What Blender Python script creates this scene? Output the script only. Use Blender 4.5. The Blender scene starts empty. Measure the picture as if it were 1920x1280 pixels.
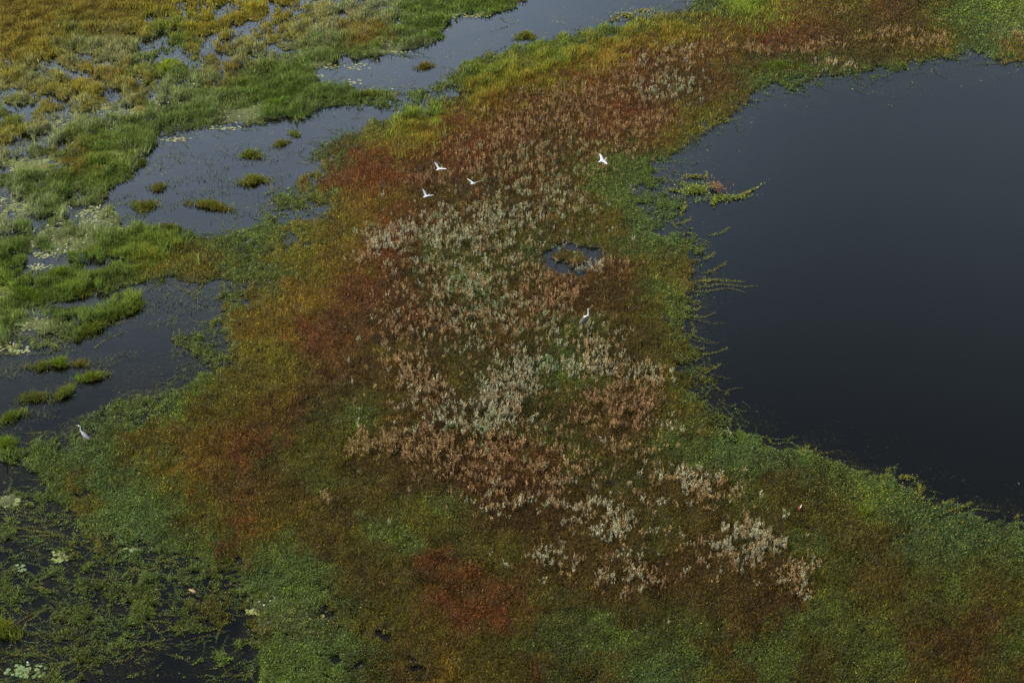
import bpy, math, random
import numpy as np

# ---------------------------------------------------------------- camera, sky, sun, exposure
SC = bpy.context.scene
COL = SC.collection
CAM_H, PITCH, HFOV = 56.0, math.radians(34.0), math.radians(35.0)
cd = bpy.data.cameras.new("camera")
cam = bpy.data.objects.new("camera", cd); COL.objects.link(cam)
cam.location = (0, 0, CAM_H)
cam.rotation_euler = (math.pi/2 - PITCH, 0, 0)
cd.sensor_width = 36.0
cd.lens = 18.0/math.tan(HFOV/2)
cd.clip_start, cd.clip_end = 1.0, 9000.0
SC.camera = cam

SUN_EL, SUN_AZ = 46.0, -80.0           # azimuth clockwise from +Y
wd = bpy.data.worlds.new("World"); SC.world = wd; wd.use_nodes = True
nt = wd.node_tree; nt.nodes.clear()
N = nt.nodes.new; L = nt.links.new
sky = N('ShaderNodeTexSky'); sky.sky_type = 'NISHITA'; sky.sun_disc = False
sky.sun_elevation = math.radians(SUN_EL); sky.sun_rotation = math.radians(SUN_AZ)
sky.air_density = 1.0; sky.dust_density = 2.0
tc = N('ShaderNodeTexCoord')
mp = N('ShaderNodeMapping'); mp.inputs['Scale'].default_value = (1.0, 1.0, 2.0)
mp.inputs['Location'].default_value = (0.7, 0.3, 0.1)
cn = N('ShaderNodeTexNoise'); cn.inputs['Scale'].default_value = 1.6
cn.inputs['Detail'].default_value = 5.0; cn.inputs['Roughness'].default_value = 0.45
cr = N('ShaderNodeValToRGB')
cr.color_ramp.elements[0].position = 0.40; cr.color_ramp.elements[1].position = 0.68
L(tc.outputs['Generated'], mp.inputs['Vector']); L(mp.outputs['Vector'], cn.inputs['Vector'])
L(cn.outputs['Fac'], cr.inputs['Fac'])
mx = N('ShaderNodeMix'); mx.data_type = 'RGBA'
CLOUD = (5.4, 5.85, 6.1, 1.0)
mx.inputs['B'].default_value = CLOUD
mm = N('ShaderNodeMath'); mm.operation = 'MULTIPLY_ADD'
mm.inputs[1].default_value = 0.45; mm.inputs[2].default_value = 0.35
L(cr.outputs['Color'], mm.inputs[0]); L(mm.outputs[0], mx.inputs['Factor'])
L(sky.outputs['Color'], mx.inputs['A'])
vn = N('ShaderNodeVectorMath'); vn.operation = 'NORMALIZE'; sx = N('ShaderNodeSeparateXYZ')
L(tc.outputs['Generated'], vn.inputs[0]); L(vn.outputs[0], sx.inputs[0])
bA = N('ShaderNodeMapRange'); bA.interpolation_type = 'SMOOTHSTEP'
for k_, v_ in zip(('From Min', 'From Max', 'To Min', 'To Max'), (.44, .62, 2.35, 0.0)): bA.inputs[k_].default_value = v_
bB = N('ShaderNodeMapRange'); bB.interpolation_type = 'SMOOTHSTEP'
for k_, v_ in zip(('From Min', 'From Max', 'To Min', 'To Max'), (-.08, .22, 1.08, .3)): bB.inputs[k_].default_value = v_
L(sx.outputs['Z'], bA.inputs['Value']); L(sx.outputs['X'], bB.inputs['Value'])
bank = N('ShaderNodeMath'); bank.operation = 'MULTIPLY_ADD'; bank.inputs[2].default_value = .78
L(bA.outputs[0], bank.inputs[0]); L(bB.outputs[0], bank.inputs[1])
wob = N('ShaderNodeMapRange'); wob.inputs['From Min'].default_value = .35; wob.inputs['From Max'].default_value = .65
wob.inputs['To Min'].default_value = .95; wob.inputs['To Max'].default_value = 1.07
L(cn.outputs['Fac'], wob.inputs['Value'])
prod = N('ShaderNodeMath'); prod.operation = 'MULTIPLY'; L(bank.outputs[0], prod.inputs[0]); L(wob.outputs[0], prod.inputs[1])
mul = N('ShaderNodeVectorMath'); mul.operation = 'SCALE'
L(mx.outputs['Result'], mul.inputs[0]); L(prod.outputs[0], mul.inputs['Scale'])
bg = N('ShaderNodeBackground'); bg.inputs['Strength'].default_value = 0.10
ow = N('ShaderNodeOutputWorld')
L(mul.outputs[0], bg.inputs['Color']); L(bg.outputs[0], ow.inputs[0])

sd = bpy.data.lights.new("sun", 'SUN'); sd.energy = 3.0; sd.angle = math.radians(0.6)
sd.color = (1.0, 0.94, 0.84)
sun = bpy.data.objects.new("sun", sd); COL.objects.link(sun)
a, e = math.radians(SUN_AZ), math.radians(SUN_EL)
from mathutils import Vector, Matrix, Quaternion
sdir = Vector((math.sin(a)*math.cos(e), math.cos(a)*math.cos(e), math.sin(e)))
sun.rotation_euler = sdir.to_track_quat('Z', 'Y').to_euler()
sun.location = (0, 0, 80)
SC.view_settings.view_transform = 'Standard'; SC.view_settings.look = 'None'
SC.view_settings.exposure = 0.5; SC.view_settings.gamma = 1.0
SC.cycles.max_bounces = 5; SC.cycles.transparent_max_bounces = 6
SC.cycles.diffuse_bounces = 2; SC.cycles.glossy_bounces = 2

# ---------------------------------------------------------------- ground map helpers
F = 960.0/math.tan(HFOV/2)
sp, cp = math.sin(PITCH), math.cos(PITCH)
def gpos(u, v, z=0.0):
    "point of the ground (height z) seen at (u, v) of the 1920 x 1280 survey picture"
    x = (np.asarray(u, float) - 960.0)/F; y = (640.0 - np.asarray(v, float))/F
    t = (CAM_H - z)/(sp - y*cp)
    return x*t, (cp + y*sp)*t
def gpix(X, Y):
    f = Y*cp + CAM_H*sp; up = Y*sp - CAM_H*cp
    return 960.0 + F*X/f, 640.0 - F*up/f
def hash2(ix, iy, s):
    h = (ix.astype(np.int64)*374761393 + iy.astype(np.int64)*668265263 + s*1442695041) & 0xffffffff
    h = ((h ^ (h >> 13))*1274126177) & 0xffffffff
    h = (h ^ (h >> 16)) & 0xffffffff
    return h/4294967295.0
def vnoise(x, y, s=0):
    x = np.asarray(x, float); y = np.asarray(y, float)
    fx, fy = np.floor(x), np.floor(y); tx, ty = x-fx, y-fy
    tx = tx*tx*(3-2*tx); ty = ty*ty*(3-2*ty)
    a = hash2(fx, fy, s); b = hash2(fx+1, fy, s); c = hash2(fx, fy+1, s); d = hash2(fx+1, fy+1, s)
    return (a*(1-tx)+b*tx)*(1-ty) + (c*(1-tx)+d*tx)*ty
def fbm(x, y, s=0, o=3):
    r = 0; a = 1; t = 0
    for k in range(o):
        r = r + a*vnoise(x*2**k, y*2**k, s+17*k); t += a; a *= .5
    return r/t
def sstep(a, b, x):
    t = np.clip((x-a)/(b-a), 0, 1); return t*t*(3-2*t)
rng = np.random.default_rng(7)

# palette: what colour the plants are (display values, turned linear below)
PAL = dict(k=(94,112,38), g=(74,94,36), b=(72,96,50), p=(108,118,80), y=(112,108,34), o=(86,79,24),
           n=(79,63,25), d=(60,62,24), r=(112,60,33), m=(95,63,30), c=(109,90,30), h=(64,72,24),
           v=(70,47,21), x=(64,86,47), w=(70,80,50), a=(100,92,36))
ROWS = """
CCCCCCCYYYYYYYYPPPPGGGGKwwwwwwwwwgKKycnoomnoggkk
CCCGCCYGGYYYYYPPCCGGGGwwgbbbKKYYYmcmrmmnonnnogbp
CYYPPPPGGYOPPPGGGGpwwwwwKKKYYcmmmmcnmnnnnnnocbbc
YPPYYCKKGPCGGGGpwwwwwGKKYYcmmmmnnmogggggggggbbbb
PYYYYPCPPGGGGGGGGggggdYCmmnmmnmnnmooggwwwwwwwwww
GYPPPPGGGGppGGwwwwKKKYcmmnnmrrmmyyowwwwwwwwwwwww
YPPGGGGwwwwwGGwwgyyYcmmrmnnmmmmcoggwwwwwwwwwwwww
PPGCGKPGwwwGgwgggccmmrrnnmnngggggwwwwwwwwwwwwwww
GGGGGGwwwwGGwgyccrrmnnmnmnngggggwwwwwwwwwwwwwwww
PPGGppGGwGGGwggccccnonmnnnnogggbwwwwwwwwwwwwwwww
PGGPppGGGwggggyyccrrmnnodnnocbbgwwwwwwwwwwwwwwww
GGppGGKKgggggyyccrrmgodogdngoggbgwwwwwwwwwwwwwww
GGGGGKKcccgggyyccmmnngodnwnmmmoocgwwwwwwwwwwwwww
KGGKGwwgwggcbcccmrmnnggdnmmvnnggccwwwwwwwwwwwwww
kGGGGKKwwggccccmmmnrndddnmnvvvogggwwwwwwwwwwwwww
GppGGGwwwggcccrmmnnnvddmnnggonoggwwwwwwwwwwwwwww
ppwwwwwwwggoyommmnonddnnndgdnnoogggwwwwwwwwwwwww
wGGGGwwwggocyonmnnmnnoddddggdnnooogggwwwwwwwwwww
GGGwwwwggooycmnnooonnoddnhonnnoogggwwwwwwwwwwwww
GGwwwgggkooccmnhggomvndnnhnnnvnoogggwwwwwwwwwwww
Gggbbgncncmmmohooonnvvnnnhhnnnnghgggggwwwwwwwwww
wggbggogccmrnhooonnnnvvnmmhhnnhhgxxxxggxxxwwwwww
wggogbgocmonnnhgonnvnvmmvvnnhhnnnhhxnhhgggxxxwww
pggcgbgggonmonnonnohghvvvmnnndnnnnhhonhhkgxxxxww
gggbbbbgoooroconnggoohnvvvnnnndhnnhdnhonkhxxxxxw
wwgccbbgggmoognnooggohooovnnnndonnndnghonnxxxxhx
wwggggxgggnhbgxonoonrrohnnnnnnnvvnnnnnohhnhhhhhx
gggghhgghgggbggonnonnnmmmnnnnnvvnnnnvnhhnnnhghnh
kgghgghggoohggxxhooomrrnmghhnnnhnnnvvnghhohhhnno
Kghhggghhggcwphhgooonnmnohhgghhhhhnnhghhhhnvvvnh
nhhhhghgggggggxxgxonnnoohghhghhghnngghnhhgnvnnhg
ghghgggggggggggghhnnccoonmhhnhxxhhonghnhhhnhmnhn
""".strip().split()
ROWS = [(r+r[-1]*60)[:48] for r in ROWS]
def lin(c): 
    c = np.asarray(c, float)/255.0
    return np.where(c <= .04045, c/12.92, ((c+.055)/1.055)**2.4)
TINT = np.array([1.17, 1.08, .70])
PLIN = {k: (lin(v)*.9+lin(PAL['o'])*.10)*TINT for k, v in PAL.items()}
GC = np.zeros((32, 48, 3)); GG = np.zeros((32, 48)); GP = np.zeros((32, 48))
for j, r in enumerate(ROWS):
    for i, ch in enumerate(r):
        if ch == 'C' and j < 3 and i < 9: ch = 'A'
        if (j, i) in ((7,16),(7,17),(8,15),(8,16),(8,17),(6,20),(5,21),(3,27),(2,29)): ch = 'r'
        GC[j, i] = PLIN[ch.lower()]; GG[j, i] = 1.0 if ch.isupper() else 0.0; GP[j, i] = 1.0 if ch in 'pP' else 0.0
def bil(A, x, y):
    h, w = A.shape[:2]
    x = np.clip(x, 0, w-1.001); y = np.clip(y, 0, h-1.001)
    ix = x.astype(int); iy = y.astype(int); tx = x-ix; ty = y-iy
    if A.ndim == 3: tx = tx[..., None]; ty = ty[..., None]
    return (A[iy, ix]*(1-tx)+A[iy, ix+1]*tx)*(1-ty) + (A[iy+1, ix]*(1-tx)+A[iy+1, ix+1]*tx)*ty

# density raster, one cell = 4 survey units
OX, OY, ST, RW, RH = -400, -300, 4, 680, 470
gu, gv = np.meshgrid(OX+ST*np.arange(RW), OY+ST*np.arange(RH))
def inpoly(P, u, v):
    ins = np.zeros(u.shape, bool); n = len(P)
    for k in range(n):
        x1, y1 = P[k]; x2, y2 = P[(k+1) % n]
        if y1 == y2: continue
        c = ((y1 > v) != (y2 > v)) & (u < (x2-x1)*(v-y1)/(y2-y1)+x1)
        ins ^= c
    return ins
def blur(A, r):
    k = 2*r+1
    for ax in (0, 1):
        for _ in range(2):
            B = np.concatenate([np.repeat(np.take(A, [0], ax), r+1, ax), A, np.repeat(np.take(A, [-1], ax), r, ax)], ax)
            c = np.cumsum(B, ax)
            A = (np.take(c, range(k, c.shape[ax]), ax) - np.take(c, range(0, c.shape[ax]-k), ax))/k
    return A
def soft(P, r):
    return blur(inpoly(P, gu, gv).astype(float), r)
D = np.ones(gu.shape)
def partial(P, val, r=5):
    global D
    m = soft(P, r); D = D*(1-m) + np.minimum(D, val)*m
def water(P, r=1):
    global D
    D = D*(1-soft(P, r))
partial([(-400,150),(0,90),(60,115),(180,65),(270,30),(330,0),(480,-20),(780,-40),(740,20),(600,60),(500,150),(330,190),(200,262),(60,310),(-400,400)], .47)
partial([(-400,560),(0,330),(120,340),(200,380),(250,430),(230,520),(200,640),(0,680),(-400,760)], .60)
partial([(1225,300),(1300,300),(1330,400),(1345,470),(1345,600),(1360,700),(1400,790),(1445,838),(1385,815),(1320,770),(1280,700),(1262,600),(1290,575),(1300,500),(1262,450),(1225,430),(1190,385),(1215,340)], .30, 4)
partial([(-100,850),(60,862),(150,930),(190,1000),(330,1030),(440,1040),(500,1090),(480,1170),(470,1290),(-100,1400)], .36, 5)
partial([(440,1110),(640,1100),(760,1180),(860,1290),(700,1400),(420,1400)], .84, 8)
partial([(330,625),(420,520),(480,440),(490,385),(560,345),(600,285),(640,300),(600,440),(500,470),(470,560),(440,680),(300,768),(60,880),(-20,860),(220,755),(330,700),(410,670)], .60, 4)
partial([(690,172),(870,142),(860,210),(780,205),(690,198)], .55, 4)
partial([(1000,70),(1330,0),(1340,15),(1060,92)], .6, 4)
# open water
water([(2600,80),(1920,112),(1850,108),(1818,97),(1770,108),(1700,123),(1620,138),(1560,147),(1500,154),(1435,168),(1395,187),(1365,220),(1325,250),(1290,268),(1262,285),(1252,318),(1290,345),(1268,385),(1285,425),(1325,470),(1312,500),(1340,530),(1305,560),(1290,590),(1300,640),(1330,700),(1362,760),(1395,800),(1445,838),(1500,855),(1550,873),(1600,890),(1655,900),(1700,918),(1740,935),(1790,955),(1850,975),(1920,992),(2600,1120)], 2)
water([(1700,-300),(1300,-2),(1305,12),(1240,26),(1160,46),(1090,62),(1020,84),(960,94),(900,114),(850,140),(790,165),(700,172),(650,170),(600,158),(585,140),(610,124),(650,108),(700,104),(760,95),(800,80),(832,68),(822,52),(845,36),(890,30),(950,14),(985,0),(1400,-300)])
water([(575,212),(600,196),(690,196),(765,200),(772,212),(700,232),(655,255),(610,270),(580,290),(592,318),(560,345),(515,372),(492,400),(470,425),(420,438),(350,448),(300,440),(235,425),(200,388),(190,372),(215,345),(245,330),(262,300),(275,275),(300,248),(400,236),(460,236),(510,222),(560,216)])
water([(215,548),(285,520),(340,528),(425,520),(412,560),(400,600),(370,618),(330,640),(360,665),(395,680),(365,712),(300,730),(240,748),(190,775),(140,805),(95,822),(30,850),(-60,860),(-60,672),(0,668),(60,655),(130,645),(210,605),(262,572),(270,556)])
water([(40,500),(58,470),(110,478),(160,490),(240,490),(250,500),(150,508),(60,512)])
water([(180,545),(50,590),(45,600),(120,580),(200,570)])
water([(-60,868),(20,866),(55,880),(75,905),(40,925),(-60,905)])
water([(30,1000),(95,1005),(85,1040),(75,1070),(30,1090),(-60,1100),(-60,1020)],2)
water([(180,1050),(240,1060),(262,1085),(250,1100),(200,1098),(178,1080)],2)
water([(255,1060),(330,1068),(340,1040),(350,1045),(345,1078),(270,1075)],1)
water([(240,1230),(300,1208),(345,1190),(400,1180),(455,1160),(490,1190),(470,1230),(480,1290),(450,1400),(60,1400),(130,1290)],2)
water([(60,1160),(110,1155),(95,1185),(60,1180)],1)
# round pool in the mat
water([(1012,485),(1025,470),(1045,460),(1085,456),(1125,463),(1135,475),(1125,505),(1095,517),(1050,512),(1020,500)],1)
# green banks and bars that stand again in the water
def addblob(cx, cy, rx, ry, ang, val):
    global D
    a = math.radians(ang); dx = gu-cx; dy = gv-cy
    X = dx*math.cos(a)+dy*math.sin(a); Y = -dx*math.sin(a)+dy*math.cos(a)
    m = 1-sstep(.75, 1.25, np.sqrt((X/rx)**2+(Y/ry)**2)); D = np.maximum(D, m*val)
addblob(1072, 484, 32, 15, 8, 1.0)
addblob(1115, 505, 22, 10, 0, .6)
for b in [(300,465,110,22,-5,.9),(415,470,90,35,-12,.75)]:
    addblob(*b)
# faint scatter of loose shoots on the still water of the near corner
D = np.maximum(D, .10*soft([(0,1000),(420,1030),(480,1280),(0,1280)], 8))
D = np.clip(D, 0, 1)
# lily beds: where pads and blossoms lie, grass stands thin
PC = [(455,216,34,11,70,None,'beside the bright tussock at the head of the left channel'),(425,240,34,5,26,None,'on the edge above the left channel'),
 (172,398,26,13,60,(2,3,1),'beside the largest group of white lilies'),(178,420,32,9,60,None,'beside the largest group of white lilies'),(140,462,44,14,90,None,'among the white lilies below the grass'),
 (85,478,22,8,26,None,'around the small dark opening by the lilies'),(72,500,28,6,26,None,'below the small dark opening by the lilies'),
 (62,608,34,14,50,(1,2,3,0),'in the left marsh above the lower channel'),(25,655,32,9,44,(2,1,3),'at the left edge above the lower channel'),
 (14,938,26,10,30,(1,0,2),'in the dark water at the left edge'),(112,1042,19,12,26,(1,2,2),'in the bright cluster on the dark near-left water'),
 (38,1066,10,8,9,(4,0),'in the thin cluster left of the bright one'),(52,1258,42,13,46,(4,4,0),'in the green bed of the near-left corner'),(595,143,12,4,14,None,'at the bank of the far channel'),
 (670,126,28,7,30,None,'floating free in the far channel'),(665,155,14,7,14,None,'by the grassy bar of the far channel'),(720,98,52,4,60,None,'along the far bank'),(850,30,70,5,80,None,'along the far bank'),(600,125,40,6,40,None,'along the far bank'),
 (485,1146,24,6,22,(3,0,2),'beside the white lilies of the lower left'),(560,1165,60,18,22,(2,3,0),'in the weed right of the lower left lilies'),(245,1031,16,4,10,(0,1),'in the near-left weed'),
 (330,262,40,4,30,None,'along the upper shore of the left channel'),(215,290,20,5,24,None,'at the left end of the left channel'),(10,390,50,20,70,None,'in the grass at the left edge'),(8,550,16,14,24,None,'at the left edge'),
 (110,230,40,6,26,None,'in the shallow far left marsh'),(240,210,60,10,50,None,'in the shallow far left marsh'),(60,310,60,14,60,None,'in the shallow left marsh'),(240,430,22,5,18,None,'left of the thin dark clump')]
FL = [(264,153),(364,160),(245,180),(250,177),(289,186),(293,197),(299,199),(316,195),(339,196),(243,215),(192,200),(197,198),(115,241),(209,244),(219,240),(219,247),(137,270),(197,313),(428,222),(448,221),(443,232),(476,202),(749,39),(747,46),(798,61),(727,79),(730,89),(747,86),(866,22),(736,169),(484,196),(565,99),
(27,385),(66,387),(119,374),(130,390),(134,393),(172,390),(183,392),(188,388),(210,409),(144,408),(101,402),(107,404),(150,422),(181,414),(185,415),(165,417),(108,422),(114,421),(120,415),(90,425),(100,430),(111,431),(50,433),(64,436),(24,438),(82,437),(76,439),(100,445),(98,453),(101,450),(61,455),(61,463),(63,465),(162,443),(133,451),(136,449),(157,458),(125,467),(109,471),(104,478),(134,471),(139,471),(122,473),(90,483),(27,476),(73,499),(80,499),(51,609),(90,598),(240,428),(26,647),(2,653),(20,645),(52,1244),(486,1131),(507,1129),(515,1123),(495,1137),(574,1152)]
CV = np.zeros(gu.shape)
for p_ in PC:
    if 1100 < p_[1] < 1200: continue
    q_ = np.sqrt(((gu-p_[0])/(p_[2]*1.05))**2+((gv-p_[1])/(p_[3]*1.25))**2); CV = np.maximum(CV, 1-sstep(.7, 1.2, q_))
for p_ in FL:
    q_ = np.hypot((gu-p_[0])/9, (gv-p_[1]-4)/9); CV = np.maximum(CV, 1-sstep(.5, 1.2, q_))
RAW = D.copy()
def warp(X, Y, k=1.0):
    u, v = gpix(X, Y)
    s = F/np.hypot(Y, CAM_H)
    wu = (fbm(X*.55, Y*.55, 3)-.5)*1.5*s*k + (vnoise(X*2.3, Y*2.3, 5)-.5)*.5*s*k
    wv = (fbm(X*.55, Y*.55, 9)-.5)*1.2*s*k + (vnoise(X*2.3, Y*2.3, 11)-.5)*.4*s*k
    return u+wu, v+wv*.6
def dens(X, Y):
    u, v = warp(X, Y, .8)
    d = bil(D, (u-OX)/ST, (v-OY)/ST)
    n = fbm(X*.75+.15*Y, Y*.95, 21, 3)*.62 + fbm(X*3.1, Y*3.6, 22, 2)*.38
    n = (n-.30)/.40
    g = np.clip((d-np.clip(n, 0.02, .98))*4+.5, 0, 1)*sstep(.015, .08, d)
    return np.where(d > .93, np.maximum(g, sstep(.93, 1, d)), g), d
def colour(X, Y, jit=0.0):
    u, v = warp(X, Y, 1.9)
    u = u + (fbm(X*2.2, Y*2.2, 13, 2)-.5)*40 + (fbm(X*1.2, Y*1.2, 14, 2)-.5)*55; v = v + (fbm(X*2.2, Y*2.2, 15, 2)-.5)*26 + (fbm(X*1.2, Y*1.2, 16, 2)-.5)*36
    if jit:
        jj = np.where(rng.random(u.shape) < .34, jit*4.5, jit)
        u = u + rng.normal(0, 1, u.shape)*jj; v = v + rng.normal(0, .6, v.shape)*jj
    return bil(GC, (u-20)/40, (v-20)/40), bil(GG, (u-20)/40, (v-20)/40)
def gheight(X, Y):
    d, r = dens(X, Y)
    hum = (fbm(X*1.1, Y*1.1, 31, 3)-.5)*.28
    shore = bil(RAWB, (gpix(X, Y)[0]-OX)/ST, (gpix(X, Y)[1]-OY)/ST)
    return np.where(d > 0, 0, 0) + (-.95 + .70*sstep(0, .5, shore)) *(1-sstep(0, .8, d)) + sstep(0, .8, d)*(.05+hum*sstep(.2, 1, d))
RAWB = blur(RAW, 9)

# ---------------------------------------------------------------- materials
def base_mat(name):
    m = bpy.data.materials.new(name); m.use_nodes = True
    m.node_tree.nodes.clear(); return m, m.node_tree
def foliage_mat(name, trans=.28, rough=.55, spec=.25):
    m, t = base_mat(name); n = t.nodes.new; l = t.links.new
    at = n('ShaderNodeAttribute'); at.attribute_name = 'tint'
    pb = n('ShaderNodeBsdfPrincipled'); pb.inputs['Roughness'].default_value = rough
    pb.inputs['Specular IOR Level'].default_value = spec
    tr = n('ShaderNodeBsdfTranslucent'); mi = n('ShaderNodeMixShader'); mi.inputs[0].default_value = trans
    o = n('ShaderNodeOutputMaterial')
    l(at.outputs['Color'], pb.inputs['Base Color']); l(at.outputs['Color'], tr.inputs['Color'])
    l(pb.outputs[0], mi.inputs[1]); l(tr.outputs[0], mi.inputs[2]); l(mi.outputs[0], o.inputs[0])
    return m
def plain_mat(name, col, rough=.6, spec=.3, noise=.15, scale=30):
    m, t = base_mat(name); n = t.nodes.new; l = t.links.new
    pb = n('ShaderNodeBsdfPrincipled'); pb.inputs['Roughness'].default_value = rough
    pb.inputs['Specular IOR Level'].default_value = spec
    no = n('ShaderNodeTexNoise'); no.inputs['Scale'].default_value = scale
    tco = n('ShaderNodeTexCoord'); l(tco.outputs['Object'], no.inputs['Vector'])
    r = n('ShaderNodeValToRGB'); c = np.array(col)
    r.color_ramp.elements[0].position = .3; r.color_ramp.elements[1].position = .7
    r.color_ramp.elements[0].color = (*(c*(1-noise)), 1); r.color_ramp.elements[1].color = (*np.minimum(c*(1+noise), .95), 1)
    l(no.outputs['Fac'], r.inputs['Fac']); l(r.outputs[0], pb.inputs['Base Color'])
    o = n('ShaderNodeOutputMaterial'); l(pb.outputs[0], o.inputs[0]); return m
M_LEAF = foliage_mat('leaf'); M_GRASS = foliage_mat('grass_blade', .45)
M_DRY = foliage_mat('dry_stalk', .2, .7, .15); M_PAD = foliage_mat('lily_pad', .1, .35, .5)
M_PETAL = plain_mat('petal', (.82,.80,.76), .5, .3, .05)
M_YELLOW = plain_mat('stamen', (.75,.5,.06), .6, .2, .1)

# water
mw, t = base_mat('marsh_water'); n = t.nodes.new; l = t.links.new
fr = n('ShaderNodeFresnel'); fr.inputs['IOR'].default_value = 1.33
gl = n('ShaderNodeBsdfGlossy'); gl.inputs['Roughness'].default_value = .09
gl.inputs['Color'].default_value = (.94,.98,1.0,1)
tp = n('ShaderNodeBsdfTransparent'); tp.inputs['Color'].default_value = (.30,.31,.26,1)
ms = n('ShaderNodeMixShader'); o = n('ShaderNodeOutputMaterial')
tco = n('ShaderNodeTexCoord'); no = n('ShaderNodeTexNoise'); no.inputs['Scale'].default_value = 2.2
no.inputs['Detail'].default_value = 3
bu = n('ShaderNodeBump'); bu.inputs['Strength'].default_value = .05; bu.inputs['Distance'].default_value = .04
l(tco.outputs['Object'], no.inputs['Vector']); l(no.outputs['Fac'], bu.inputs['Height'])
l(bu.outputs[0], gl.inputs['Normal']); l(bu.outputs[0], fr.inputs['Normal'])
l(fr.outputs[0], ms.inputs[0]); l(tp.outputs[0], ms.inputs[1]); l(gl.outputs[0], ms.inputs[2]); l(ms.outputs[0], o.inputs[0])

# ground: soil and litter with painted shade, tint attribute broken up by noise
mg, t = base_mat('marsh_soil'); n = t.nodes.new; l = t.links.new
at = n('ShaderNodeAttribute'); at.attribute_name = 'tint'
no = n('ShaderNodeTexNoise'); no.inputs['Scale'].default_value = 9; no.inputs['Detail'].default_value = 5
tco = n('ShaderNodeTexCoord'); l(tco.outputs['Object'], no.inputs['Vector'])
mr = n('ShaderNodeMapRange'); mr.inputs['From Min'].default_value = .3; mr.inputs['From Max'].default_value = .7
mr.inputs['To Min'].default_value = .5; mr.inputs['To Max'].default_value = 1.4
l(no.outputs['Fac'], mr.inputs['Value'])
vm = n('ShaderNodeVectorMath'); vm.operation = 'SCALE'; l(at.outputs['Color'], vm.inputs[0]); l(mr.outputs[0], vm.inputs['Scale'])
pb = n('ShaderNodeBsdfPrincipled'); pb.inputs['Roughness'].default_value = .9
bu = n('ShaderNodeBump'); bu.inputs['Strength'].default_value = .8; bu.inputs['Distance'].default_value = .05
l(no.outputs['Fac'], bu.inputs['Height']); l(bu.outputs[0], pb.inputs['Normal'])
l(vm.outputs[0], pb.inputs['Base Color']); o = n('ShaderNodeOutputMaterial'); l(pb.outputs[0], o.inputs[0])

# ---------------------------------------------------------------- mesh helpers
def mesh_np(name, V, faces_n, idx, mat, tint=None, smooth=False):
    "V (n,3); faces_n = verts per face; idx flat loop indices; tint (n,3)"
    me = bpy.data.meshes.new(name)
    nf = len(idx)//faces_n
    me.vertices.add(len(V)); me.vertices.foreach_set('co', np.ascontiguousarray(V, np.float32).ravel())
    me.loops.add(len(idx)); me.loops.foreach_set('vertex_index', np.ascontiguousarray(idx, np.int32))
    me.polygons.add(nf); me.polygons.foreach_set('loop_start', np.arange(nf, dtype=np.int32)*faces_n)
    me.polygons.foreach_set('loop_total', np.full(nf, faces_n, np.int32))
    if tint is not None:
        ca = me.color_attributes.new('tint', 'FLOAT_COLOR', 'POINT')
        c = np.ones((len(V), 4), np.float32); c[:, :3] = tint
        ca.data.foreach_set('color', c.ravel())
    me.materials.append(mat)
    me.update(calc_edges=True)
    if smooth: me.polygons.foreach_set('use_smooth', np.ones(nf, bool))
    return me
def link(name, me, parent=None, loc=(0,0,0)):
    o = bpy.data.objects.new(name, me); COL.objects.link(o); o.location = loc
    if parent is not None: o.parent = parent
    return o
def tag(o, label=None, cat=None, group=None, kind=None):
    if label: o['label'] = label
    if cat: o['category'] = cat
    if group: o['group'] = group
    if kind: o['kind'] = kind
    return o
def quads(P, A, B, C_):
    "kites: base P, left A, tip B, right C -> verts, idx"
    n = len(P); V = np.stack([P, A, B, C_], 1).reshape(-1, 3)
    return V, np.arange(4*n)
def leafset(X, Y, Z, Ln, Wd, az, el, roll):
    ca, sa, ce, se = np.cos(az), np.sin(az), np.cos(el), np.sin(el)
    d = np.stack([ca*ce, sa*ce, se], 1)
    s = np.stack([-sa, ca, np.zeros_like(ca)], 1)
    up = np.cross(d, s)
    w = s*np.cos(roll)[:, None] + up*np.sin(roll)[:, None]
    P = np.stack([X, Y, Z], 1)
    m = P + d*(Ln*.5)[:, None]
    return P, m - w*(Wd*.5)[:, None], P + d*Ln[:, None], m + w*(Wd*.5)[:, None]

# ---------------------------------------------------------------- ground and water
def axis(a, b, st, far):
    core = np.arange(a, b+st*.5, st); o = []; d = st; p = b
    while p < far: d *= 1.35; p += d; o.append(p)
    lo = []; d = st; p = a
    while p > -far: d *= 1.35; p -= d; lo.append(p)
    return np.array(lo[::-1]+list(core)+o)
xs = axis(-62, 62, .2, 3500); ys = axis(42, 165, .2, 3500)
GX, GY = np.meshgrid(xs, ys)
ok = GY > -40
YY = np.maximum(GY, 20.0)
gz = gheight(GX, YY)
gcol, ggr = colour(GX, YY)
dd, _ = dens(GX, YY)
lum = gcol.mean(-1, keepdims=True)
shaded_litter = (gcol*(.45+.45*ggr[..., None])+lum*.1*np.array([1.1,.9,.5]))  # litter tone cut down to paint in the shade beneath the plants
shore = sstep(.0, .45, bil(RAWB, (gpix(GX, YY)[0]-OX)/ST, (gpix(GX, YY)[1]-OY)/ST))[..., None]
bed = np.array([.010,.013,.013])*(1-shore) + np.array([.055,.05,.03])*shore  # deep bed painted near black for light lost in water; weed brown inshore
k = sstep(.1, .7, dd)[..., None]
tint = bed*(1-k)+shaded_litter*k
nx, ny = len(xs), len(ys)
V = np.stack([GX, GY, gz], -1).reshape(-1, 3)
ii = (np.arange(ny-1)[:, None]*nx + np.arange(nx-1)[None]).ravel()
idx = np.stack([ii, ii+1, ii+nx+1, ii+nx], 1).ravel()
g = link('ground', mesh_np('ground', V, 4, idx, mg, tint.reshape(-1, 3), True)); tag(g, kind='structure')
S = 3400.0
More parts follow.
